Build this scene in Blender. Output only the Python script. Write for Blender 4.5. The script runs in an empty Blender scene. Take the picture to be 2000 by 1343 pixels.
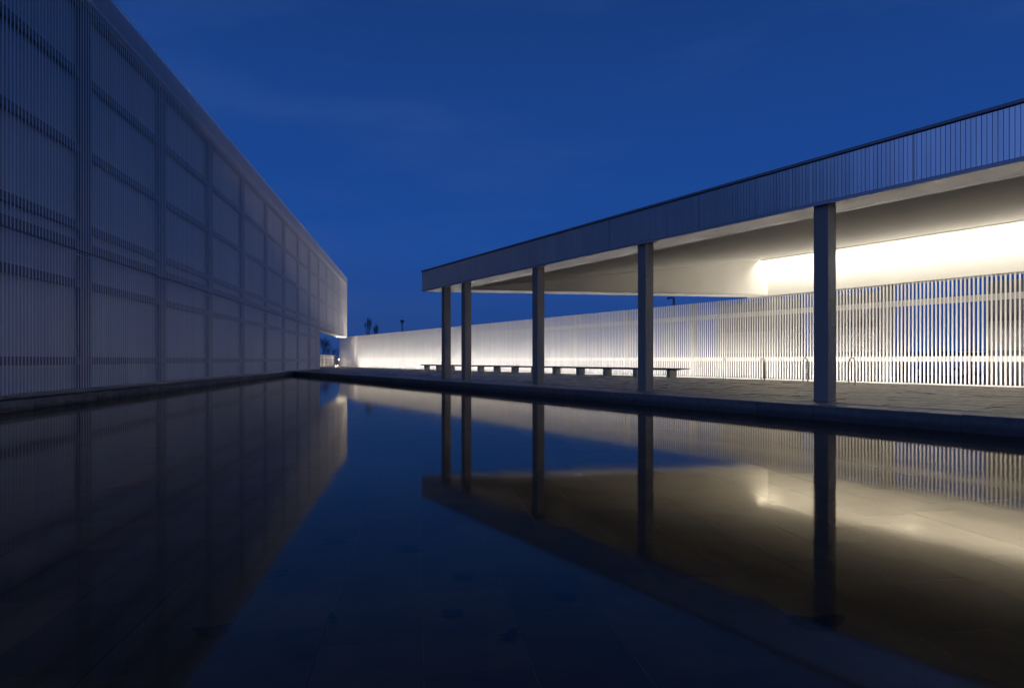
import bpy, bmesh, math, random
from mathutils import Vector, Matrix
random.seed(7)
S = bpy.context.scene
COL = S.collection
R = math.radians

# ------------------------------------------------------------------ camera, sky, exposure
EYE = 1.12                      # camera height above the water (z = 0)
F = 1200.0                      # focal length in photo pixels (photo 2000 wide)
cd = bpy.data.cameras.new('camera'); cam = bpy.data.objects.new('camera', cd); COL.objects.link(cam)
cam.location = (0, 0, EYE); cam.rotation_euler = (R(90), 0, 0)
cd.sensor_width = 36; cd.lens = 36 * F / 2000; cd.shift_y = 30.5 / 2000
cd.clip_start = .05; cd.clip_end = 3000
S.camera = cam
S.render.resolution_x = 1024; S.render.resolution_y = 687
S.render.engine = 'CYCLES'
S.view_settings.view_transform = 'Standard'; S.view_settings.look = 'None'
S.view_settings.exposure = 0; S.view_settings.gamma = 1; S.view_settings.use_curve_mapping = False
S.cycles.max_bounces = 10; S.cycles.diffuse_bounces = 5; S.cycles.glossy_bounces = 5
S.cycles.transparent_max_bounces = 12

def world():
    w = bpy.data.worlds.new('World'); S.world = w; w.use_nodes = True
    n = w.node_tree.nodes; l = w.node_tree.links; n.clear()
    out = n.new('ShaderNodeOutputWorld'); bg = n.new('ShaderNodeBackground')
    tc = n.new('ShaderNodeTexCoord'); sx = n.new('ShaderNodeSeparateXYZ')
    l.new(tc.outputs['Generated'], sx.inputs[0])
    cr = n.new('ShaderNodeValToRGB'); l.new(sx.outputs['Z'], cr.inputs[0])
    e = cr.color_ramp.elements
    e[0].position = 0.0; e[0].color = (.0185, .055, .205, 1)
    e[1].position = 1.0; e[1].color = (.0085, .0240, .085, 1)
    for p, c in ((.07, (.0150, .058, .245)), (.17, (.0115, .066, .300)), (.35, (.0100, .056, .258)), (.6, (.0085, .036, .165))):
        k = e.new(p); k.color = (*c, 1)
    mp = n.new('ShaderNodeMapping'); mp.inputs['Scale'].default_value = (1.2, 1.2, 4.5)
    mp.inputs['Rotation'].default_value = (0, R(18), 0)
    l.new(tc.outputs['Generated'], mp.inputs[0])
    nz = n.new('ShaderNodeTexNoise'); nz.inputs['Scale'].default_value = 1.6; nz.inputs['Detail'].default_value = 5
    nz.inputs['Roughness'].default_value = .55
    l.new(mp.outputs[0], nz.inputs['Vector'])
    mr = n.new('ShaderNodeMapRange'); mr.inputs[1].default_value = .46; mr.inputs[2].default_value = .78
    mr.inputs[3].default_value = 0; mr.inputs[4].default_value = .5
    l.new(nz.outputs[0], mr.inputs[0])
    mx = n.new('ShaderNodeMixRGB'); mx.inputs[2].default_value = (.034, .088, .29, 1)
    l.new(mr.outputs[0], mx.inputs[0]); l.new(cr.outputs[0], mx.inputs[1])
    # the last twilight glow behind the camera, low and broad
    dt = n.new('ShaderNodeVectorMath'); dt.operation = 'DOT_PRODUCT'
    l.new(tc.outputs['Generated'], dt.inputs[0]); dt.inputs[1].default_value = (-.45, -.86, .24)
    gm = n.new('ShaderNodeMapRange'); gm.interpolation_type = 'SMOOTHSTEP'
    gm.inputs[1].default_value = -.15; gm.inputs[2].default_value = 1.0; gm.inputs[3].default_value = 0; gm.inputs[4].default_value = 1
    l.new(dt.outputs['Value'], gm.inputs[0])
    m2 = n.new('ShaderNodeMixRGB'); m2.inputs[2].default_value = (.085, .155, .46, 1)
    l.new(gm.outputs[0], m2.inputs[0]); l.new(mx.outputs[0], m2.inputs[1])
    l.new(m2.outputs[0], bg.inputs[0]); bg.inputs[1].default_value = 1.0
    l.new(bg.outputs[0], out.inputs[0])
world()

# ------------------------------------------------------------------ the two building grids
TH1 = math.atan(189 / F)        # long facade on the left recedes along this heading
TH2 = math.atan(782 / F)        # canopy and screen fence recede along this heading
c1, s1, c2, s2 = math.cos(TH1), math.sin(TH1), math.cos(TH2), math.sin(TH2)
def W1(a, e): return (a * c1 - e * s1, a * s1 + e * c1)      # facade grid -> world
def W2(d, t): return (d * c2 - t * s2, d * s2 + t * c2)      # canopy grid -> world
def to1(x, y): return (x * c1 + y * s1, -x * s1 + y * c1)
def to2(x, y): return (x * c2 + y * s2, -x * s2 + y * c2)
DEL = TH2 - TH1
def t_at(d, e): return (e - d * math.sin(DEL)) / math.cos(DEL)
def t_of_px(px, d):                                          # distance along the canopy grid
    Z = F * d / c2 / (px - 218.0)
    return (Z - d * s2) / c2

WATER = 0.0; DECK0 = .27
def deck_z(d): return DECK0 - max(0., min(d - 12.15, 15.5)) * .008
FENCE_D = 27.12
A_FACE = -9.03                  # facade slat plane in the facade grid
Z_SEAM = 4.08; Z_TOP = 12.04; Z_SOF = 4.29; Z_FTOP = 5.20

# ------------------------------------------------------------------ materials
def mat(name, col, rough=.6, metal=0., spec=.5, var=.0, vscale=3., stretch=(1, 1, 1), bump=0., bscale=20., rnd=0., tint=None, rvar=0.):
    m = bpy.data.materials.new(name); m.use_nodes = True
    n = m.node_tree.nodes; l = m.node_tree.links
    b = n['Principled BSDF']
    b.inputs['Roughness'].default_value = rough; b.inputs['Metallic'].default_value = metal
    b.inputs['Specular IOR Level'].default_value = spec
    base = n.new('ShaderNodeRGB'); base.outputs[0].default_value = (*col, 1)
    cur = base.outputs[0]
    tc = n.new('ShaderNodeTexCoord'); geo = n.new('ShaderNodeNewGeometry')
    mp = n.new('ShaderNodeMapping'); mp.inputs['Scale'].default_value = stretch
    l.new(geo.outputs['Position'], mp.inputs[0])
    if var > 0:
        nz = n.new('ShaderNodeTexNoise'); nz.inputs['Scale'].default_value = vscale
        nz.inputs['Detail'].default_value = 6; nz.inputs['Roughness'].default_value = .62
        l.new(mp.outputs[0], nz.inputs['Vector'])
        mr = n.new('ShaderNodeMapRange'); mr.inputs[1].default_value = .3; mr.inputs[2].default_value = .7
        mr.inputs[3].default_value = 1 - var; mr.inputs[4].default_value = 1 + var
        l.new(nz.outputs[0], mr.inputs[0])
        mm = n.new('ShaderNodeVectorMath'); mm.operation = 'SCALE'
        l.new(cur, mm.inputs[0]); l.new(mr.outputs[0], mm.inputs['Scale']); cur = mm.outputs[0]
        if rvar:
            r2 = n.new('ShaderNodeMapRange'); r2.inputs[1].default_value = .35; r2.inputs[2].default_value = .65
            r2.inputs[3].default_value = max(.02, rough - rvar); r2.inputs[4].default_value = rough + rvar
            l.new(nz.outputs[0], r2.inputs[0]); l.new(r2.outputs[0], b.inputs['Roughness'])
    if rnd > 0:                 # every piece a little different
        oi = n.new('ShaderNodeObjectInfo'); ad = n.new('ShaderNodeMath'); ad.operation = 'ADD'
        l.new(oi.outputs['Random'], ad.inputs[0]); l.new(geo.outputs['Random Per Island'], ad.inputs[1])
        fr = n.new('ShaderNodeMath'); fr.operation = 'FRACT'; l.new(ad.outputs[0], fr.inputs[0])
        mr = n.new('ShaderNodeMapRange'); mr.inputs[3].default_value = 1 - rnd; mr.inputs[4].default_value = 1 + rnd
        l.new(fr.outputs[0], mr.inputs[0])
        mm = n.new('ShaderNodeVectorMath'); mm.operation = 'SCALE'
        l.new(cur, mm.inputs[0]); l.new(mr.outputs[0], mm.inputs['Scale']); cur = mm.outputs[0]
    l.new(cur, b.inputs['Base Color'])
    if bump > 0:
        nb = n.new('ShaderNodeTexNoise'); nb.inputs['Scale'].default_value = bscale; nb.inputs['Detail'].default_value = 5
        l.new(mp.outputs[0], nb.inputs['Vector'])
        bp = n.new('ShaderNodeBump'); bp.inputs['Strength'].default_value = bump; bp.inputs['Distance'].default_value = .02
        l.new(nb.outputs[0], bp.inputs['Height']); l.new(bp.outputs[0], b.inputs['Normal'])
    return m

def darken_low(m, z0, z1, k):          # darker colour towards the bottom of the stone, uneven upper edge
    n = m.node_tree.nodes; l = m.node_tree.links; b = n['Principled BSDF']
    src = b.inputs['Base Color'].links[0].from_socket
    geo = n.new('ShaderNodeNewGeometry'); sx = n.new('ShaderNodeSeparateXYZ'); l.new(geo.outputs['Position'], sx.inputs[0])
    nz = n.new('ShaderNodeTexNoise'); nz.inputs['Scale'].default_value = 1.7; nz.inputs['Detail'].default_value = 6
    ma = n.new('ShaderNodeMath'); ma.operation = 'MULTIPLY_ADD'; ma.inputs[1].default_value = -.12
    l.new(nz.outputs[0], ma.inputs[0]); l.new(sx.outputs['Z'], ma.inputs[2])
    mr = n.new('ShaderNodeMapRange'); mr.inputs[1].default_value = z0-.06; mr.inputs[2].default_value = z1-.06
    mr.inputs[3].default_value = k; mr.inputs[4].default_value = 1
    l.new(ma.outputs[0], mr.inputs[0])
    mm = n.new('ShaderNodeVectorMath'); mm.operation = 'SCALE'
    l.new(src, mm.inputs[0]); l.new(mr.outputs[0], mm.inputs['Scale']); l.new(mm.outputs[0], b.inputs['Base Color'])

def glow(name, col, s):
    m = bpy.data.materials.new(name); m.use_nodes = True
    b = m.node_tree.nodes['Principled BSDF']
    b.inputs['Base Color'].default_value = (.8, .8, .8, 1)
    b.inputs['Emission Color'].default_value = (*col, 1); b.inputs['Emission Strength'].default_value = s
    return m

def water_mat():
    m = bpy.data.materials.new('water'); m.use_nodes = True
    n = m.node_tree.nodes; l = m.node_tree.links; n.clear()
    out = n.new('ShaderNodeOutputMaterial')
    tr = n.new('ShaderNodeBsdfTransparent'); tr.inputs[0].default_value = (.74, .74, .72, 1)
    gl = n.new('ShaderNodeBsdfGlossy'); gl.inputs['Roughness'].default_value = .055; gl.inputs[0].default_value = (.94, .875, .76, 1)
    fr = n.new('ShaderNodeFresnel'); fr.inputs[0].default_value = 1.33
    mx = n.new('ShaderNodeMixShader')
    geo = n.new('ShaderNodeNewGeometry'); mp = n.new('ShaderNodeMapping')
    mp.inputs['Scale'].default_value = (1.0, .45, 1)
    l.new(geo.outputs['Position'], mp.inputs[0])
    n1 = n.new('ShaderNodeTexNoise'); n1.inputs['Scale'].default_value = 2.2; n1.inputs['Detail'].default_value = 3
    l.new(mp.outputs[0], n1.inputs['Vector'])
    bp = n.new('ShaderNodeBump'); bp.inputs['Strength'].default_value = .07; bp.inputs['Distance'].default_value = .012
    l.new(n1.outputs[0], bp.inputs['Height'])
    l.new(bp.outputs[0], gl.inputs['Normal'])
    l.new(fr.outputs[0], mx.inputs[0]); l.new(tr.outputs[0], mx.inputs[1]); l.new(gl.outputs[0], mx.inputs[2])
    l.new(mx.outputs[0], out.inputs[0])
    return m

M = dict(
    slat=mat('white_slat', (.90, .86, .80), .45, var=.06, vscale=1.2, stretch=(1, 1, .3), rnd=.05),
    fslat=mat('cream_slat', (.76, .75, .73), .5, var=.05, vscale=1.5, stretch=(1, 1, .4), rnd=.04),
    rail=mat('cream_steel', (.64, .63, .61), .5, var=.05, vscale=2),
    panel=mat('pale_panel', (.60, .56, .52), .55, var=.10, vscale=.5, stretch=(1, 1, .35), bump=.03, bscale=4),
    frame=mat('dark_frame', (.24, .215, .19), .6, var=.1),
    sky_strip=mat('pale_sky_strip', (.86, .82, .84), .5, var=.05),
    column=mat('grey_column_paint', (.235, .215, .18), .42, var=.05, vscale=2.5, stretch=(1, 1, .4)),
    fascia=mat('zinc_fascia', (.76, .86, .90), .28, metal=.92, var=.07, vscale=1.3, stretch=(1, 1, .3), rnd=.035),
    trim=mat('dark_trim', (.10, .105, .12), .4, metal=.5, var=.08),
    cap=mat('weathered_cap', (.22, .225, .24), .45, metal=.4, var=.12),
    hoop=mat('hoop_steel', (.52, .48, .43), .35, var=.1),
    trimb=mat('zinc_trim', (.42, .44, .48), .4, metal=.5, var=.06),
    soffit=mat('glossy_soffit', (.62, .60, .56), .22, spec=.8, var=.05, vscale=1.6, bump=.03, bscale=2.5, rvar=.05),
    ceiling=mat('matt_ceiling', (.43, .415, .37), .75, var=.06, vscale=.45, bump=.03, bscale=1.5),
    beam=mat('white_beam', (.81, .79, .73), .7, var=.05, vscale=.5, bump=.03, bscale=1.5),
    paver=mat('granite_paver', (.125, .104, .076), .48, var=.30, vscale=5, bump=.25, bscale=30, rnd=.36, rvar=.14),
    bed=mat('dark_mortar', (.03, .03, .03), .9, var=.2, vscale=8),
    coping=mat('granite_coping', (.125, .120, .115), .5, var=.25, vscale=6, bump=.2, bscale=35, rnd=.12, rvar=.1),
    plinth=mat('mossy_plinth_stone', (.13, .115, .085), .7, var=.45, vscale=4, bump=.3, bscale=25, rnd=.25),
    pool=mat('pool_slab', (.230, .100, .022), .6, var=.30, vscale=3.5, bump=.15, bscale=20, rnd=.22),
    joint=mat('pale_joint', (.42, .24, .08), .8, var=.4, vscale=6),
    bench=mat('dark_bench_stone', (.11, .105, .10), .55, var=.2, vscale=6, bump=.1, bscale=40),
    leg=mat('pale_bench_leg', (.42, .41, .38), .6, var=.12, vscale=6),
    steel=mat('brushed_steel', (.50, .48, .45), .28, metal=1., var=.06),
    leaf=mat('wet_leaf', (.010, .009, .008), .6, var=.3, vscale=30),
    ground=mat('dark_ground', (.045, .045, .045), .9, var=.3, vscale=.7),
    asphalt=mat('asphalt', (.05, .05, .052), .85, var=.25, vscale=3, bump=.2, bscale=60),
    bark=mat('dark_bark', (.035, .03, .027), .9, var=.3, vscale=9),
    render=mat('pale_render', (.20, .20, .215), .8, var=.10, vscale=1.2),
    render2=mat('white_panel_paint', (.36, .36, .38), .6, var=.06, vscale=1.2),
    glass=mat('dark_glass', (.02, .025, .03), .08, spec=.8),
    carblue=mat('blue_car_paint', (.05, .09, .22), .2, spec=.7, var=.03),
    carwhite=mat('silver_car_paint', (.45, .47, .50), .25, metal=.4, var=.03),
    cardark=mat('graphite_car_paint', (.04, .045, .05), .22, spec=.7, var=.03),
    tyre=mat('tyre_rubber', (.02, .02, .02), .85),
    lens=mat('lamp_lens', (.6, .6, .6), .15),
    boards=mat('pale_board', (.62, .57, .52), .6, var=.12, vscale=3, rnd=.12),
    globe=glow('lamp_globe', (1., .86, .62), 14.),
    led=glow('led_lens', (1., .90, .74), 1.6),
    water=water_mat(),
)
darken_low(M['coping'], .06, .16, .45); darken_low(M['plinth'], .02, .10, .4)
M['sheet'] = mat('milky_sheet', (.58, .56, .55), .5)
_n = M['sheet'].node_tree.nodes; _l = M['sheet'].node_tree.links
_t = _n.new('ShaderNodeBsdfTranslucent'); _t.inputs[0].default_value = (.66, .62, .62, 1)
_m = _n.new('ShaderNodeMixShader'); _m.inputs[0].default_value = .55
_l.new(_n['Principled BSDF'].outputs[0], _m.inputs[1]); _l.new(_t.outputs[0], _m.inputs[2])
_l.new(_m.outputs[0], _n['Material Output'].inputs[0])

# ------------------------------------------------------------------ builders
class MB:
    def __init__(s): s.v = []; s.f = []
    def box(s, x0, x1, y0, y1, z0, z1, jit=0., tilt=0.):
        i = len(s.v)
        dz = [random.uniform(-tilt, tilt) for _ in range(4)]
        k = 0
        for z in (z0, z1):
            for j, (x, y) in enumerate(((x0, y0), (x1, y0), (x1, y1), (x0, y1))):
                s.v.append((x, y, z + (dz[j] if z == z1 else 0)))
        s.f += [(i, i+3, i+2, i+1), (i+4, i+5, i+6, i+7), (i, i+1, i+5, i+4), (i+1, i+2, i+6, i+5), (i+2, i+3, i+7, i+6), (i+3, i, i+4, i+7)]
        return s
    def bev(s, x0, x1, y0, y1, z0, z1, b):                   # box with a chamfered top
        i = len(s.v)
        for (ox, oy, z) in ((0, 0, z0), (0, 0, z1 - b), (b, b, z1)):
            s.v += [(x0+ox, y0+oy, z), (x1-ox, y0+oy, z), (x1-ox, y1-oy, z), (x0+ox, y1-oy, z)]
        s.f.append((i, i+3, i+2, i+1))
        for r in (0, 4):
            for k in range(4):
                k2 = (k+1) % 4
                s.f.append((i+r+k, i+r+k2, i+r+4+k2, i+r+4+k))
        s.f.append((i+8, i+9, i+10, i+11))
        return s
    def prism(s, poly):                                      # poly: (x, y, z bottom, z top), anticlockwise
        i = len(s.v); n = len(poly)
        s.v += [(x, y, a) for x, y, a, b in poly] + [(x, y, b) for x, y, a, b in poly]
        s.f.append(tuple(i+k for k in reversed(range(n)))); s.f.append(tuple(i+n+k for k in range(n)))
        for k in range(n):
            k2 = (k+1) % n
            s.f.append((i+k, i+k2, i+n+k2, i+n+k))
        return s
    def tube(s, pts, rad, n=8, cap=True):
        if not hasattr(rad, '__len__'): rad = [rad]*len(pts)
        pts = [Vector(p) for p in pts]; i0 = len(s.v)
        u = None
        for k, p in enumerate(pts):
            a = pts[max(0, k-1)]; b = pts[min(len(pts)-1, k+1)]
            d = (b-a).normalized()
            if u is None:
                u = d.cross(Vector((0, 0, 1)))
                if u.length < .05: u = d.cross(Vector((0, 1, 0)))
            u = (u - d*u.dot(d)).normalized(); w = d.cross(u)
            for j in range(n):
                an = 2*math.pi*j/n
                s.v.append(tuple(p + (u*math.cos(an)+w*math.sin(an))*rad[k]))
        for k in range(len(pts)-1):
            for j in range(n):
                j2 = (j+1) % n
                s.f.append((i0+k*n+j, i0+k*n+j2, i0+(k+1)*n+j2, i0+(k+1)*n+j))
        if cap:
            s.f.append(tuple(i0+j for j in reversed(range(n))))
            e = i0+(len(pts)-1)*n; s.f.append(tuple(e+j for j in range(n)))
        return s
    def mesh(s, name, m, smooth=False):
        me = bpy.data.meshes.new(name); me.from_pydata(s.v, [], s.f)
        me.materials.append(M[m])
        if smooth:
            for p in me.polygons: p.use_smooth = True
        return me

def link(name, me, parent=None, loc=(0, 0, 0), rz=0.):
    o = bpy.data.objects.new(name, me); COL.objects.link(o)
    o.location = loc; o.rotation_euler = (0, 0, rz)
    if parent: o.parent = parent
    return o
def part(name, mb, m, parent, loc=(0, 0, 0), rz=0., smooth=False, stuff=False):
    o = link(name, mb.mesh(name, m, smooth), parent, loc, rz)
    if stuff: o['kind'] = 'stuff'
    return o
def tag(o, label, cat, group=None):
    o['label'] = label; o['category'] = cat
    if group: o['group'] = group
    return o
def thing(name, loc, rz, label, cat, group=None):
    return tag(link(name, None, None, loc, rz), label, cat, group)
def struct(name, mb, m, rz=0.):
    o = link(name, mb.mesh(name, m), None, (0, 0, 0), rz); o['kind'] = 'structure'; return o

# ------------------------------------------------------------------ ground, pool, water
g = MB(); g.box(-1500, 1500, -1500, 1500, -1.4, -.9); struct('ground', g, 'ground')
g = MB(); g.box(27.9, 260, -90, 300, -.9, .12); struct('car_park', g, 'asphalt', TH2)
g = MB(); g.box(-120, -9.75, 60.2, 200, -.9, .13); struct('lawn', g, 'ground', TH1)

K_D = 11.04                     # water-side face of the right kerb
L_A = -8.62                     # water-side face of the left plinth
EB = -7.0                       # the pool goes on behind the camera
apex_e = None
def pool_corner():              # where the two pool edges meet
    # a = L_A, d = K_D
    t = (L_A - K_D*math.cos(DEL)) / (-math.sin(DEL))          # a = d cos(DEL) - t sin(DEL)
    return t
TA = pool_corner()
ax, ay = W2(K_D, TA)
apex_e = to1(ax, ay)[1]
t0k = t_at(K_D, EB)
pl = [W1(L_A, EB), W2(K_D, t0k), (ax, ay)]
g = MB(); g.v = [(x, y, WATER) for x, y in pl]; g.f = [(0, 1, 2)]
o = link('water', g.mesh('water', 'water')); o['kind'] = 'structure'
g = MB(); g.v = [(x, y, -.176) for x, y in [W1(L_A-.3, EB-.3), W2(K_D+.3, t0k-.5), W2(K_D+.3, TA+1.2), W1(L_A-.3, apex_e+.5)]]; g.f = [(0, 1, 2, 3)]
floor = link('pool_floor', g.mesh('pool_floor', 'joint')); floor['kind'] = 'structure'

def inside_pool(a, e):
    x, y = W1(a, e); d, t = to2(x, y)
    return a > L_A-.5 and d < K_D+.5
slabs = []
SW = .455
for r in range(-19, 60):
    a0 = .035 + r*SW
    e = EB + random.uniform(0, .9)
    while e < apex_e:
        ln = random.choice((.75, .9, 1.05, 1.2))
        if inside_pool(a0+SW/2, e+ln/2): slabs.append((a0, e, ln, random.uniform(-.003, .003)))
        e += ln
def slab_key(s):
    x, y = W1(s[0]+SW/2, s[1]+s[2]/2)
    return y if (y > 1.2 and abs(x)/y < .95) else 1e3+abs(y)
slabs.sort(key=slab_key)
cache = {}
for a0, e, ln, dz in slabs[:300]:
    if ln not in cache:
        b = MB(); b.bev(.0025, SW-.0025, .0025, ln-.0025, -.06, 0, .004); cache[ln] = b.mesh('slab', 'pool')
    link('slab', cache[ln], floor, (*W1(a0, e), -.17+dz), TH1)
b = MB()
for a0, e, ln, dz in slabs[300:]: b.box(a0+.004, a0+SW-.004, e+.004, e+ln-.004, -.23, -.17+dz)
part('slab', b, 'pool', floor, (0, 0, 0), TH1, stuff=True)

# ------------------------------------------------------------------ deck of granite pavers, kerb, plinth
FB = 27.95
T_END = 100.
b = MB()
def dk(d, t, z): x, y = W2(d, t); return (x, y, z)
deck_pts = [(K_D+.45, t0k-6), (12.15, t0k-6), (FB, t0k-6), (FB, T_END), (12.15, T_END), (K_D+.45, T_END)]
b.v = [(d, t, deck_z(d)-.03) for d, t in deck_pts]
b.f = [(0, 1, 4, 5), (1, 2, 3, 4)]
deck = struct('deck', b, 'bed', TH2)
pav = []
PW = .62
row = 0
d = K_D + .92
while d < 26.9:
    w = random.choice((.42, .5, .55))
    t = t0k - 6 + random.uniform(0, .8)
    while t < T_END:
        ln = random.choice((.6, .75, .9, 1.05))
        x, y = W2(d+w/2, t+ln/2); a, e = to1(x, y)
        lim = A_FACE-.02 if e < 60 else -12.5
        if a > lim: pav.append((d, w, t, ln, deck_z(d+w/2)+random.gauss(0, .004)))
        t += ln
    d += w
def pav_key(p):
    x, y = W2(p[0]+p[1]/2, p[2]+p[3]/2)
    return math.hypot(x, y) if (y > 3 and -.85 < x/y < .87) else 1e3+abs(y)
pav.sort(key=pav_key)
cache = {}
for d, w, t, ln, z in pav[:300]:
    k = (w, ln)
    if k not in cache:
        q = MB(); q.bev(.004, w-.004, .004, ln-.004, -.05, 0, .005); cache[k] = q.mesh('paver', 'paver')
    p = link('paver', cache[k], deck, (d, t, z))
    p.rotation_euler = (random.gauss(0, .004), random.gauss(0, .004), 0)
b = MB()
for d, w, t, ln, z in pav[300:]: b.box(d+.004, d+w-.004, t+.004, t+ln-.004, z-.06, z, tilt=.006)
part('paver', b, 'paver', deck, stuff=True)
# steel drainage channel just behind the coping
b = MB(); b.box(K_D+.80, K_D+.815, t0k-6, TA+2, DECK0-.05, DECK0+.004); b.box(K_D+.895, K_D+.91, t0k-6, TA+2, DECK0-.05, DECK0+.004)
t = t0k-6
while t < TA+2:
    b.box(K_D+.815, K_D+.895, t, t+.012, DECK0-.03, DECK0+.001); t += .06 if t < 30 else .2
part('drain_channel', b, 'steel', deck)

b = MB(); b.box(K_D+.02, K_D+.78, t0k-6, TA+1, -.25, DECK0-.07)
kerb = struct('kerb', b, 'coping', TH2)
t = t0k-6
ms = {}
def kerb_stone(ln, hz):
    q = MB(); q.bev(0, .79, .003, ln-.003, -.28, 0, .012); return q.mesh('coping_stone', 'coping')
cmesh = kerb_stone(1.2, 0)
while t < TA+1.0:
    o = link('coping_stone', cmesh, kerb, (K_D+random.gauss(0, .002), t, DECK0+random.gauss(0, .0025))); t += 1.2
b = MB(); b.box(K_D+.006, K_D+.02, t0k-6, TA+1, -.25, DECK0-.275)
part('kerb_face', b, 'bed', kerb)
# paved tongue between the pool corner and the facade
b = MB()
b.v = [(*W2(K_D, TA), .262), (*W2(K_D+.8, TA+.8), .262), (*W1(A_FACE, apex_e+3.5), .262), (*W1(A_FACE, apex_e+.2), .262)]
b.f = [(0, 1, 2, 3)]
struct('pavement', b, 'coping')
# left plinth in the water, stone by stone, under the facade
b = MB(); b.box(L_A-.42, L_A-.02, EB, 60., -.25, .18)
plinth = struct('plinth', b, 'plinth', TH1)
e = EB
pc = {}
while e < 60:
    ln = random.choice((.8, 1.0, 1.25))
    for (zb, zt, off, nm) in ((-.25, .02, .035, 0), (.025, .22, 0, 1)):
        k = (ln, nm)
        if k not in pc:
            q = MB(); q.bev(-.3, 0, .004, ln-.004, zb, zt, .010); pc[k] = q.mesh('stone', 'plinth')
        link('stone', pc[k], plinth, (L_A+off+random.gauss(0, .004), e, random.gauss(0, .003)))
    e += ln

# ------------------------------------------------------------------ left building
B = thing('exhibition_building', (*W1(A_FACE, 20), 0), TH1,
          'long two-storey building along the pool, wrapped in thin white vertical slats over a dark frame', 'building')
def L(o): return o
e0 = 20.
PITCH = .134
def slat_run(name, ea, eb, za, zb):
    n = int((eb-ea)/PITCH)
    q = MB(); q.box(-.004, .005, -.0155, .0155, za, zb); me = q.mesh(name, 'slat')
    es = [ea+PITCH*i for i in range(n+1)]
    vis = [e for e in es if e > 13.2]
    near, rest = vis[:300], [e for e in es if e <= 13.2] + vis[300:]
    for e in near: link(name, me, B, (0, e-e0, random.gauss(0, .003) if zb > 6 else 0))
    q = MB()
    for e in rest: q.box(-.004, .005, e-e0-.0155, e-e0+.0155, za, zb)
    part(name, q, 'slat', B, stuff=True)
EA = 12.8; E_LOW = 60.9; E_UP = 84.8
slat_run('upper_slat', EA, E_UP, Z_SEAM+.02, Z_TOP)
slat_run('lower_slat', EA, E_LOW, .33, Z_SEAM-.02)
q = MB(); q.box(-.03, .012, EA-e0, E_UP-e0, Z_SEAM-.02, Z_SEAM+.018); part('seam_rail', q, 'frame', B)
q = MB(); q.box(-.35, .014, EA-e0, E_LOW-e0, .235, .325); part('base_rail', q, 'trim', B)
# steel frame behind the slats
beams = [(11.02, 11.24), (9.05, 9.27), (6.94, 7.16), (4.78, 5.00), (4.24, 4.46), (3.14, 3.36), (.98, 1.19)]
FX0, FX1 = -.42, -.30
posts = []
e = (17.64+1.46)/c1 - 5.42*4
while e < E_UP-1:
    if e > EA+.6: posts.append(e)
    e += 5.42
for (z0, z1) in beams:
    end = E_UP-.3 if z0 > Z_SEAM else E_LOW-.3
    q = MB(); q.box(FX0, FX1, EA-e0, end-e0, z0, z1); part('beam', q, 'frame', B)
for e in posts:
    for (z0, z1, lim) in ((.33, Z_SEAM-.03, E_LOW-.5), (Z_SEAM+.03, 11.02, E_UP-.5)):
        if e < lim:
            q = MB(); q.box(FX0+.01, FX1+.012, e-.28-e0, e+.28-e0, z0, z1); part('post', q, 'frame', B)
# pale wall panels behind the frame
pe = [EA]+[p for p in posts if p > EA+.6]
for i in range(len(pe)):
    ea = pe[i]; eb = pe[i+1] if i+1 < len(pe) else E_UP-.1
    for (z0, z1) in ((.25, 1.08), (1.09, 3.25), (3.26, Z_SEAM-.01), (Z_SEAM, 4.89), (4.90, 7.05), (7.06, 9.16), (9.17, 11.2)):
        eb2 = min(eb, E_LOW-.05) if z1 < Z_SEAM else eb
        if eb2-ea > .2:
            q = MB(); q.box(-.52, -.45, ea+.006-e0, eb2-.006-e0, z0, z1); part('panel', q, 'panel', B)
# added sloping strip catching sky light, soffit of the cantilever, end cheeks, body behind
q = MB(); q.prism([(-.50, EA-e0, 11.22, 11.9), (-.07, EA-e0, 11.22, 11.30), (-.07, E_UP-e0, 11.22, 11.30), (-.50, E_UP-e0, 11.22, 11.9)])
part('parapet_sky_strip', q, 'sky_strip', B)
q = MB(); q.box(-.068, -.06, EA-e0, E_UP-e0, 11.31, 11.96); part('parapet_glow_sheet', q, 'sheet', B)  # translucent sheet added to brighten the band with sky light from both sides
q = MB(); q.box(-1.10, -.03, E_LOW-e0, E_UP-e0, Z_SEAM-.015, Z_SEAM+.02); part('soffit', q, 'beam', B)
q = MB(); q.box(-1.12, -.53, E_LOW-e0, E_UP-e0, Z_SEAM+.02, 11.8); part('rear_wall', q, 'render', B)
q = MB(); q.box(-1.12, .012, E_UP-e0, E_UP+.06-e0, Z_SEAM, Z_TOP-.01); part('end_cheek', q, 'panel', B)
q = MB(); q.box(-.45, .012, E_LOW-e0, E_LOW+.05-e0, .25, Z_SEAM-.03); part('end_cheek', q, 'panel', B)
q = MB(); q.box(-16, -.53, EA-e0, E_LOW-e0+.04, -.3, Z_SEAM-.02); q.box(-16, -.53, EA-e0, E_LOW-e0, Z_SEAM, 11.7); part('wall', q, 'render', B)

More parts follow.
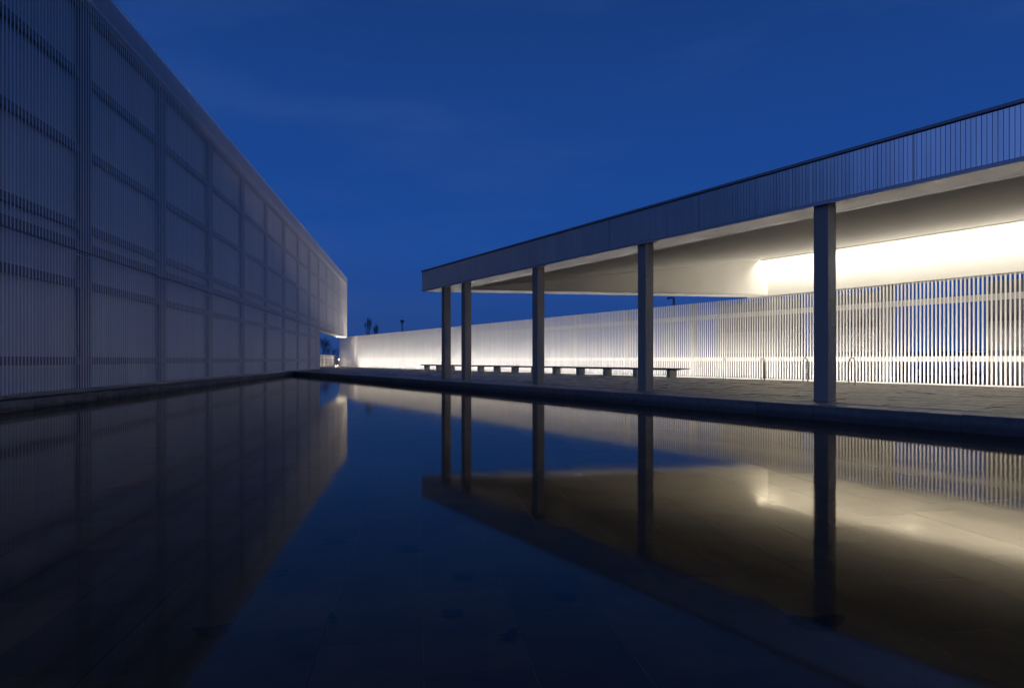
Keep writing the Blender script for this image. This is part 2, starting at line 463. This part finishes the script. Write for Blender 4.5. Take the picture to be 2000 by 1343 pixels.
# ------------------------------------------------------------------ canopy
D0 = 12.15; D1 = 13.18; DB = 27.1; E_IN = 27.95; E_OUT = 29.02
T0 = -12.
CO = (D0, 0)
C = thing('canopy', (*W2(D0, 10), 0), TH2,
          'wide flat canopy roof with a blue-grey ribbed metal fascia and white underside beside the pool', 'canopy')
def P(d, t): return (d-D0, t-10)
def quad(d0, d1, ta, tb, z): # z: function d -> (bottom, top); ta,tb functions
    return [(*P(d0, ta(d0)), *z(d0)), (*P(d1, ta(d1)), *z(d1)), (*P(d1, tb(d1)), *z(d1)), (*P(d0, tb(d0)), *z(d0))]
k0 = lambda d: T0
kin = lambda d: t_at(d, E_IN)
kout = lambda d: t_at(d, E_OUT)
zs = lambda d: (Z_SOF, Z_SOF+.05)
ZB = 6.05
ceil_z = lambda d: Z_SOF+.03+(ZB-Z_SOF-.03)*(d-D1)/(DB-D1)
segs = []
t = T0                           # front soffit in sheets about 3 m long
part('front_soffit', MB().prism(quad(D0+.03, 12.985, k0, kout, zs)), 'soffit', C)
part('soffit_edge', MB().prism(quad(12.997, D1, k0, lambda d: t_at(d, E_OUT), zs)), 'soffit', C)
part('end_soffit', MB().prism(quad(D1+.003, DB-.003, kin, kout, zs)), 'soffit', C)
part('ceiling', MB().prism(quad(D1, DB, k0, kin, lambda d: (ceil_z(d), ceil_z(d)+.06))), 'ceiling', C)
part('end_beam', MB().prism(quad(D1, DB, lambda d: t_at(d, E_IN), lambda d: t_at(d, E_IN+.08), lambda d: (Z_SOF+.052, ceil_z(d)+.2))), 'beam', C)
part('back_beam', MB().prism(quad(DB, DB+.8, k0, lambda d: t_at(d, E_OUT), lambda d: (Z_SOF-.03, ZB+.2))), 'beam', C)
part('end_fascia', MB().prism(quad(D0+.05, DB+.8, lambda d: t_at(d, E_OUT-.05), kout, lambda d: (Z_SOF+.055, Z_FTOP-.01 + (d-D0)*.07))), 'trimb', C)
part('roof_deck', MB().prism(quad(D0+.06, DB+.8, k0, lambda d: t_at(d, E_OUT-.055), lambda d: (Z_FTOP-.08+(d-D0)*.07, Z_FTOP-.02+(d-D0)*.07))), 'trim', C)
TF = kout(D0)
WD = DB-.46
part('light_track', MB().box(WD-.03-D0, WD+.03-D0, T0-10, kin(WD)-10-.15, ceil_z(WD)-.05, ceil_z(WD)-.008), 'beam', C)
t = T0
while t < kin(WD)-.3:
    l_ = min(6., kin(WD)-.04-t)
    ld = bpy.data.lights.new('wall_washer', 'AREA'); ld.shape = 'RECTANGLE'
    ld.size = .05; ld.size_y = l_; ld.energy = 20.*l_; ld.color = (1., .925, .81); ld.spread = R(172)
    lo = bpy.data.objects.new('washer_beam', ld); COL.objects.link(lo); lo.parent = C
    lo.location = (WD-D0, t-10+l_/2, ceil_z(WD)-.06); lo.rotation_euler = (0, R(-24), 0)
    t += 6.
part('fascia_backing', MB().box(.045, .06, T0-10, TF-10-.01, Z_SOF+.055, Z_FTOP-.02), 'trim', C)
part('fascia_cap', MB().box(-.045, .10, T0-10, TF-10+.02, Z_FTOP+.006, Z_FTOP+.06), 'cap', C)
part('fascia_foot', MB().box(-.012, .028, T0-10, TF-10, Z_SOF-.012, Z_SOF+.05), 'trimb', C)
n = int((TF-T0)/.0755)
sl = [TF-.04-.0755*i for i in range(n)]
q = MB(); q.box(0, .03, -.0335, .0335, Z_SOF+.06, Z_FTOP-.012); fm = q.mesh('fascia_slat', 'fascia')
vis = [t for t in sl if W2(D0, t)[1] > 9.3]
near = vis[::-1][:300]; ns = set(near)
for t in near:
    o = link('fascia_slat', fm, C, (random.gauss(0, .0012), t-10, 0)); o.rotation_euler = (0, 0, random.gauss(0, .009))
q = MB()
for t in sl:
    if t not in ns: q.box(0, .03, t-10-.0345, t-10+.0345, Z_SOF+.06, Z_FTOP-.012)
part('fascia_slat', q, 'fascia', C, stuff=True)
for t in (t_of_px(x, D0) for x in (1190, 1365, 1785)):
    part('joint_cover', MB().box(-.004, .03, t-10-.006, t-10+.006, Z_SOF+.06, Z_FTOP-.012), 'trim', C)

DC = 12.22; SC = .31
col_px = [(1617, 'square grey column nearest the camera, the rightmost and widest of the row at the pool edge'),
          (1261, 'square grey column in front of the right end of the long bench, second widest of the row'),
          (1049.5, 'square grey column in the middle of the row, third from the right'),
          (908, 'square grey column just right of the farthest one, the right of the close pair'),
          (868.5, 'farthest square grey column at the pool edge, leftmost of the row')]
cts = [(t_of_px(px, DC), lb) for px, lb in col_px]
bay = cts[0][0]-cts[1][0]
for i, (t, lb) in enumerate(cts):
    c = thing('column', (*W2(DC, t), 0), TH2, lb, 'column', 'columns holding up the canopy')
    q = MB(); zb = deck_z(DC)
    i0 = .012
    # square shaft with softened corners
    pts = [(i0, 0), (SC-i0, 0), (SC, i0), (SC, SC-i0), (SC-i0, SC), (i0, SC), (0, SC-i0), (0, i0)]
    q.prism([(x, y, zb-.02, Z_SOF-.001) for x, y in pts])
    part('shaft', q, 'column', c)
    q = MB(); q.box(-.012, SC+.012, -.012, SC+.012, zb-.01, zb+.018); part('base_plate', q, 'column', c)
    q = MB(); q.box(.03, SC-.03, -.02, 0, zb+.0, zb+.0); 
# ------------------------------------------------------------------ slatted fence along the back
fp = 680.
TFE = t_of_px(664.5, FENCE_D)
FZ0 = deck_z(FENCE_D); FZ1 = 4.235
FN = thing('slatted_fence', (*W2(FENCE_D, 30), 0), TH2, 'tall cream vertical-slat fence running the whole back of the terrace, lit from below', 'fence')
FT0 = -6.
n = int((TFE-FT0)/.14)
sl = [TFE-.14*i for i in range(n)]
q = MB(); q.box(0, .05, -.025, .025, FZ0+.04, FZ1); fm = q.mesh('slat', 'fslat')
vis = [t for t in sl if W2(FENCE_D, t)[1] > 20.8]
near = vis[::-1][:300]; ns = set(near)
for t in near: link('slat', fm, FN, (random.gauss(0, .0015), t-30+random.gauss(0, .001), random.gauss(0, .003)))
q = MB()
for t in sl:
    if t not in ns: q.box(0, .05, t-30-.025, t-30+.025, FZ0+.04, FZ1)
part('slat', q, 'fslat', FN, stuff=True)
part('top_rail', MB().box(.055, .075, FT0-30, TFE-30, 3.30, 3.54), 'rail', FN)
part('middle_rail', MB().box(.055, .075, FT0-30, TFE-30, 1.04, 1.25), 'rail', FN)
part('ground_rail', MB().box(-.01, .08, FT0-30, TFE-30, FZ0-.02, FZ0+.035), 'rail', FN)
tp = t_of_px(1728, FENCE_D+.1)
k = -3
while True:
    t = tp + 5.2*k; k += 1
    if t > TFE-1: break
    if t < FT0: continue
    part('post', MB().box(.22, .46, t-30-.18, t-30+.18, FZ0-.02, FZ1-.01), 'render2', FN)
# solid end pier of the fence under the building corner
part('end_pier', MB().box(.0, .35, TFE-30+.1, TFE-30+.5, FZ0-.02, FZ1), 'rail', FN)

# ground-recessed linear uplights in front of the fence
UL_D = FENCE_D - 1.0
TL1 = t_of_px(686, UL_D)
seg = 6.5
t = TL1
UP_W = 25.0                      # watts per metre
cnt = 0
LF = MB(); LF.box(-.06, .06, -3.2, 3.2, -.06, .004); lf_me = LF.mesh('housing', 'steel')
LL = MB(); LL.box(-.022, .022, -3.18, 3.18, .0045, .006); ll_me = LL.mesh('lens', 'led')
LG = MB(); LG.box(.785, .815, -3.24, 3.24, -.04, .008); fl_me = LG.mesh('lens', 'led')
nlab = ['farthest recessed ground light strip before the fence, at its far left end']
while t - seg > FT0:
    tc = t - seg/2
    x, y = W2(UL_D, tc)
    f = link('ground_light_strip', None, None, (x, y, deck_z(UL_D)+.006), TH2)
    tag(f, 'recessed linear ground light washing the slatted fence from its foot', 'light strip', 'ground light strips along the fence')
    link('housing', lf_me, f); link('lens', ll_me, f)
    ld = bpy.data.lights.new('fence_uplight', 'AREA'); ld.shape = 'RECTANGLE'
    ld.size = .10; ld.size_y = seg-.05; ld.energy = UP_W*seg; ld.color = (1., .915, .80); ld.spread = R(168)
    lo = bpy.data.objects.new('uplight_beam', ld); COL.objects.link(lo); lo.parent = f
    lo.location = (0, 0, .05); lo.rotation_euler = (0, R(180+8), 0)
    # second line of lenses right at the foot of the slats
    link('lens', fl_me, f)
    ld = bpy.data.lights.new('foot_uplight', 'AREA'); ld.shape = 'RECTANGLE'
    ld.size = .05; ld.size_y = seg-.05; ld.energy = 3.6*seg; ld.color = (1., .93, .85)
    lo = bpy.data.objects.new('foot_beam', ld); COL.objects.link(lo); lo.parent = f
    lo.location = (.80, 0, .03); lo.rotation_euler = (0, R(180+20), 0)
    t -= seg; cnt += 1

# ------------------------------------------------------------------ bench
BD = 24.45
bt = [t_of_px(x, BD) for x in (1308,)]
tb0 = bt[0]
DT = .00006*F*BD/c2/c2
tend = t_of_px(830, BD)
BN = thing('bench', (*W2(BD, tb0), 0), TH2, 'very long low dark stone bench on pale block legs in front of the lit fence', 'bench')
zb = deck_z(BD+.3); zt = zb+.50
LB = tend-tb0
q = MB()
ya, yb = -.75, LB+1.0
i = 0
q.v = [(0, ya+.25, zt-.105), (.62, ya+.65, zt-.07), (.62, yb-.65, zt-.07), (0, yb-.25, zt-.105),
       (0, ya, zt-.05), (.72, ya, zt-.04), (.72, yb, zt-.04), (0, yb, zt-.05),
       (0, ya, zt), (.72, ya, zt), (.72, yb, zt), (0, yb, zt)]
q.f = [(0, 3, 2, 1), (8, 9, 10, 11), (0, 1, 5, 4), (1, 2, 6, 5), (2, 3, 7, 6), (3, 0, 4, 7), (4, 5, 9, 8), (5, 6, 10, 9), (6, 7, 11, 10), (7, 4, 8, 11)]
part('seat', q, 'bench', BN)
q = MB(); q.box(.04, .52, 0, .27, zb-.03, zt-.10); lm = q.mesh('leg', 'leg')
q2 = MB(); q2.box(.03, .05, -.004, .274, zb-.03, zt-.10); lf2 = q2.mesh('leg_front', 'bench')
for k in range(13):
    link('leg', lm, BN, (0, k*LB/12, 0))

# ------------------------------------------------------------------ hoops
HB = 24.4
hl = ['leftmost steel hoop stand, seen almost edge-on as a single upright', 'narrow steel hoop stand, second from the left before the fence',
      'steel hoop stand just left of the nearest column', 'widest steel hoop stand, just right of the nearest column']
for (px, lb) in zip((1415, 1490, 1573, 1664), hl):
    t = t_of_px(px, HB); zb = deck_z(HB)
    h = thing('hoop_stand', (*W2(HB, t), zb), R(80), lb, 'bike stand', 'steel hoop stands before the fence')
    w = .34; pts = [(-w, 0, -.03), (-w, 0, .4), (-w, 0, 1.04-w)]
    for k in range(1, 12):
        an = math.pi*(1-k/12); pts.append((w*math.cos(an), 0, 1.04-w+w*math.sin(an)))
    pts += [(w, 0, 1.04-w), (w, 0, .4), (w, 0, -.03)]
    part('hoop', MB().tube(pts, .024, 10), 'hoop', h, smooth=True)
    part('foot_plate', MB().tube([(-w, 0, 0), (-w, 0, .008)], .05, 14), 'steel', h)
    part('foot_plate', MB().tube([(w, 0, 0), (w, 0, .008)], .05, 14), 'steel', h)

# ------------------------------------------------------------------ leaves on the pool floor
def leaf(px, py, size, lab, rot):
    zf = -.155
    Z = F*(EYE-zf)/(py-702.); X = (px-1000)/F*Z
    q = MB(); n = 14; q.v = [(0, 0, .004)]
    for k in range(n):
        an = 2*math.pi*k/n
        r = size*(.5+.12*math.sin(3*an+rot)+random.uniform(-.07, .07))*(1+.35*abs(math.cos(an)))
        q.v.append((r*math.cos(an), r*.62*math.sin(an), .004+random.uniform(0, .012)))
    q.f = [(0, 1+k, 1+(k+1) % n) for k in range(n)]
    top = len(q.v)
    o = link('fallen_leaf', q.mesh('fallen_leaf', 'leaf'), None, (X, Z, zf), rot)
    tag(o, lab, 'leaf', 'dark leaves on the pool floor')
leaf(995, 1240, .085, 'largest dark leaf on the pool floor at the bottom centre of the water', 1.0)
leaf(882, 1198, .08, 'round dark leaf on the pool floor, left of the largest leaf', .2)
leaf(648, 1205, .055, 'small dark leaf on the pool floor left of centre, under the sky reflection', 2.)
leaf(410, 1232, .12, 'long dark leaf on the pool floor at the edge of the building reflection', .4)
leaf(1105, 1164, .10, 'slim dark leaf on the pool floor right of centre', -.1)
leaf(905, 1125, .10, 'faint dark leaf on the pool floor above the round one', .1)
leaf(545, 1118, .07, 'dark leaf on the pool floor just inside the building reflection', .3)
leaf(798, 1070, .11, 'dark leaf on the pool floor near the canopy corner reflection', .0)
leaf(655, 1055, .13, 'far slim dark leaf on the pool floor left of the canopy reflection', .2)
leaf(1600, 1215, .20, 'dark leaf clump on the pool floor at the foot of the widest column reflection', .15)

# ------------------------------------------------------------------ beyond the fence: wall pieces, cars, lamps, trees
def px_at(px, Z): return ((px-1000)/F*Z, Z)
def back_wall(pa, pb, d, lab):
    ta, tb = t_of_px(pb, d), t_of_px(pa, d)
    w = thing('wall_screen', (*W2(d, ta), .12), TH2, lab, 'wall', 'pale wall pieces behind the slatted fence')
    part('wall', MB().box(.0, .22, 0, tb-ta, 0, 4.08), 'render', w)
    part('lower_panel', MB().box(-.05, -.003, .05, tb-ta-.05, 1.35, 2.5), 'render2', w)
back_wall(1405, 1560, 28.9, 'pale wall piece seen through the fence slats left of the nearest column')
back_wall(1628, 1716, 28.9, 'pale wall piece seen through the fence slats just right of the nearest column')
back_wall(1925, 2090, 28.9, 'pale wall piece seen through the fence slats at the right edge of the picture')

def loft(q, secs):
    i0 = len(q.v); n = len(secs[0])
    for s in secs: q.v += s
    for k in range(len(secs)-1):
        for j in range(n):
            j2 = (j+1) % n
            q.f.append((i0+k*n+j, i0+(k+1)*n+j, i0+(k+1)*n+j2, i0+k*n+j2))
    q.f.append(tuple(i0+j for j in range(n))); e = i0+(len(secs)-1)*n
    q.f.append(tuple(e+j for j in reversed(range(n))))
def car(x, y, rz, paint, lab):
    c = thing('parked_car', (x, y, .12), rz, lab, 'car', 'cars parked behind the fence')
    q = MB(); S_ = []
    for (u, zb, zt, hw) in ((-2.15, .45, .70, .62), (-2.05, .30, .86, .80), (-1.5, .22, .96, .87), (-.6, .2, 1.0, .89), (.9, .2, .97, .89), (1.6, .22, .86, .86), (2.05, .30, .72, .76), (2.15, .42, .60, .6)):
        S_.append([(u, -hw, zb), (u, -hw*1.0, (zb+zt)/2), (u, -hw*.9, zt), (u, hw*.9, zt), (u, hw, (zb+zt)/2), (u, hw, zb)])
    loft(q, S_); part('body', q, paint, c)
    q = MB(); S_ = []
    for (u, zt, hw) in ((-1.75, .98, .74), (-1.3, 1.36, .64), (-.6, 1.45, .62), (.2, 1.42, .62), (1.0, .98, .74)):
        S_.append([(u, -.78, .95), (u, -hw, zt), (u, hw, zt), (u, .78, .95)])
    loft(q, S_); part('window', q, 'glass', c)
    q = MB(); q.prism([(-1.25, -.6, 1.37, 1.40), (.25, -.6, 1.43, 1.455), (.25, .6, 1.43, 1.455), (-1.25, .6, 1.37, 1.40)])
    part('roof', q, paint, c)
    for u in (-1.35, 1.35):
        for sgn in (-1, 1):
            q = MB(); q.tube([(u, sgn*.72, .31), (u, sgn*.91, .31)], .31, 20); w = part('wheel', q, 'tyre', c)
            q = MB(); q.tube([(u, sgn*.86, .31), (u, sgn*.915, .31)], .19, 12); part('rim', q, 'steel', w)
    for sgn in (-1, 1):
        part('headlight', MB().box(2.0, 2.12, sgn*.55-.14, sgn*.55+.14, .56, .68), 'lens', c)
        part('tail_light', MB().box(-2.16, -2.06, sgn*.58-.1, sgn*.58+.1, .62, .76), 'lens', c)
for (px, d, rz, p, lab) in ((1800, 37.5, .9, 'carblue', 'dark blue car parked behind the fence, left of the silver one'),
                            (1868, 36.0, .95, 'carwhite', 'silver car parked behind the fence, seen through the slats'),
                            (1590, 38., .9, 'cardark', 'graphite car parked behind the fence beside the nearest column')):
    t = t_of_px(px, d); x, y = W2(d, t); car(x, y, TH2+rz, p, lab)

def tree(x, y, h, seed, lab, spread=.5, group='bare winter trees beyond the terrace', depth=5, low=.2):
    rng = random.Random(seed)
    T = thing('bare_tree', (x, y, .1), 0, lab, 'tree', group)
    tr = MB(); cr = MB()
    th = h*low
    lean = Vector((rng.uniform(-.05, .05), rng.uniform(-.05, .05), 1))
    p1 = lean*th
    tr.tube([(0, 0, -.1), lean*th*.5, p1], [h*.016, h*.012, h*.010], 7)
    def br(p, d, ln, r, k):
        mid = p + d*ln*.5 + Vector((rng.uniform(-1, 1), rng.uniform(-1, 1), rng.uniform(-1, 1)))*ln*.05
        e = p + d*ln
        cr.tube([p, mid, e], [r, r*.85, r*.65], 5 if k > 2 else 3, cap=False)
        if k == 0: return
        for _ in range(3 if k > 1 else 4):
            a = rng.uniform(0, 2*math.pi); sp = rng.uniform(.35, .85)*spread*1.5
            side = Vector((math.cos(a), math.sin(a), 0))
            nd = (d + side*sp + Vector((0, 0, .18))).normalized()
            st = p.lerp(e, rng.uniform(.55, 1.))
            br(st, nd, ln*rng.uniform(.58, .82), r*.6, k-1)
    for _ in range(4):
        a = rng.uniform(0, 2*math.pi); side = Vector((math.cos(a), math.sin(a), 0))
        br(p1*rng.uniform(.8, 1), (Vector((0, 0, 1))+side*spread*rng.uniform(.3, .9)).normalized(), h*.24, h*.0048, depth-1)
    part('trunk', tr, 'bark', T); part('crown', cr, 'bark', T)
for i, (px, Z, h, lab) in enumerate(((629, 118, 6.9, 'bare tree in the gap under the cantilever, against the building end'),
                                     (637, 128, 7.0, 'bare tree with a tall forked crown in the gap under the cantilever'),
                                     (646, 122, 4.6, 'short bare tree in the middle of the gap under the cantilever'),
                                     (654, 135, 4.2, 'low bare tree right of the middle in the gap under the cantilever'),
                                     (663, 124, 5.2, 'bare tree at the right side of the gap, beside the fence end'))):
    x, y = px_at(px, Z); tree(x, y, h, 11+i, lab)
x, y = px_at(719, 110); tree(x, y, 8.0, 41, 'slim bare tree top showing above the left end of the lit fence', .13, low=.5)
x, y = px_at(734, 112); tree(x, y, 7.4, 42, 'shorter slim bare tree top just right of the first above the fence', .15, low=.5)
for i, (px, Z, h) in enumerate(((1775, 62, 3.6), (1832, 66, 3.4), (1895, 64, 3.8))):
    x, y = px_at(px, Z)
    tree(x, y, h, 60+i, ['low bushy bare tree behind the parked blue car', 'low bare tree between the two parked cars behind the fence', 'low bare tree behind the parked silver car'][i], .7, 'low trees behind the car park')

def lamp_post(px, Z, top_y, lab, head='disc'):
    x, y = px_at(px, Z); h = EYE + (702-top_y)*Z/F - .1
    T = thing('lamp_post', (x, y, .1), 0, lab, 'lamp post')
    part('pole', MB().tube([(0, 0, -.1), (0, 0, h*.5), (0, 0, h-.25)], [.13, .11, .09], 10), 'trim', T)
    if head == 'disc':
        part('lamp_head', MB().tube([(0, 0, h-.9), (0, 0, h-.4), (0, 0, h-.2), (0, 0, h)], [.10, .18, .42, .34], 16), 'trim', T)
        part('top_rod', MB().tube([(0, 0, h), (-.15, 0, h+.7)], .03, 6), 'steel', T)  # thin rod added in place of a small white light above the head
    else:
        part('lamp_arm', MB().box(-.35, .0, -.05, .05, h-.25, h-.12), 'trim', T)
        part('lamp_head', MB().box(-.55, -.35, -.1, .1, h-.32, h-.14), 'trim', T)
lamp_post(785.5, 112, 625, 'dark lamp post with a disc-shaped head rising behind the lit fence')
lamp_post(1316, 52, 577, 'lamp post with a side arm behind the fence under the canopy edge', 'arm')

# low board fence in the gap under the cantilever
LFN = thing('low_fence', (*W1(-11.7, 62), .12), TH1, 'low fence of pale upright boards in the gap under the cantilever', 'fence')
q = MB(); q.box(-.03, .0, -.32, .32, 0, 1.62); bm_ = q.mesh('board', 'boards')
e = 0.
while e < 44: link('board', bm_, LFN, (0, e, random.gauss(0, .01))); e += 1.15 if e > 12 else 1.3
part('rail', MB().box(-.08, -.035, -.5, 44, .3, .42), 'boards', LFN)
part('rail', MB().box(-.08, -.035, -.5, 44, 1.2, 1.32), 'boards', LFN)
def small_lamp(px, Z, z, r, lab, en):
    x, y = px_at(px, Z)
    T = thing('bollard_light', (x, y, .1), 0, lab, 'bollard light', 'small lights in the gap')
    part('post', MB().tube([(0, 0, 0), (0, 0, max(.05, z-.1-r))], .05, 10), 'steel', T)
    q = MB(); n = 6
    q.tube([(0, 0, z-.1+r*math.cos(math.pi*(1-k/n))) for k in range(n+1)], [max(.004, r*math.sin(math.pi*k/n)) for k in range(n+1)], 12)
    part('globe', q, 'globe', T, smooth=True)
    ld = bpy.data.lights.new('bollard_glow', 'POINT'); ld.energy = en; ld.color = (1, .85, .66); ld.shadow_soft_size = .1
    lo = bpy.data.objects.new('bollard_glow', ld); COL.objects.link(lo); lo.parent = T; lo.location = (.0, .35, z+.1)
small_lamp(662, 88, 1.12, .09, 'brightest small round light in the gap, in front of the low fence', 60)
small_lamp(659.5, 84, .30, .05, 'tiny low light at the foot of the low fence, nearest below the bright one', 40)
small_lamp(655.5, 80, .30, .05, 'tiny low light at the foot of the low fence, left of the others', 40)

# ground spot washing the far end of the facade
x, y = W1(A_FACE+.9, E_UP-.7)
T = thing('ground_spotlight', (x, y, .16), TH1, 'recessed ground spot lighting the far end of the slatted facade from below', 'spotlight')
part('housing', MB().tube([(0, 0, -.05), (0, 0, .012)], .12, 16), 'steel', T)
part('lens', MB().tube([(0, 0, .0125), (0, 0, .016)], .085, 16), 'led', T)
ld = bpy.data.lights.new('facade_spot', 'SPOT'); ld.energy = 7000; ld.color = (1, .90, .76); ld.spot_size = R(54); ld.spot_blend = .9; ld.shadow_soft_size = .08
lo = bpy.data.objects.new('spot_beam', ld); COL.objects.link(lo); lo.parent = T; lo.location = (0, 0, .06)
lo.rotation_mode = 'QUATERNION'; lo.rotation_quaternion = Vector((-.22, -.30, 1)).to_track_quat('-Z', 'Y')
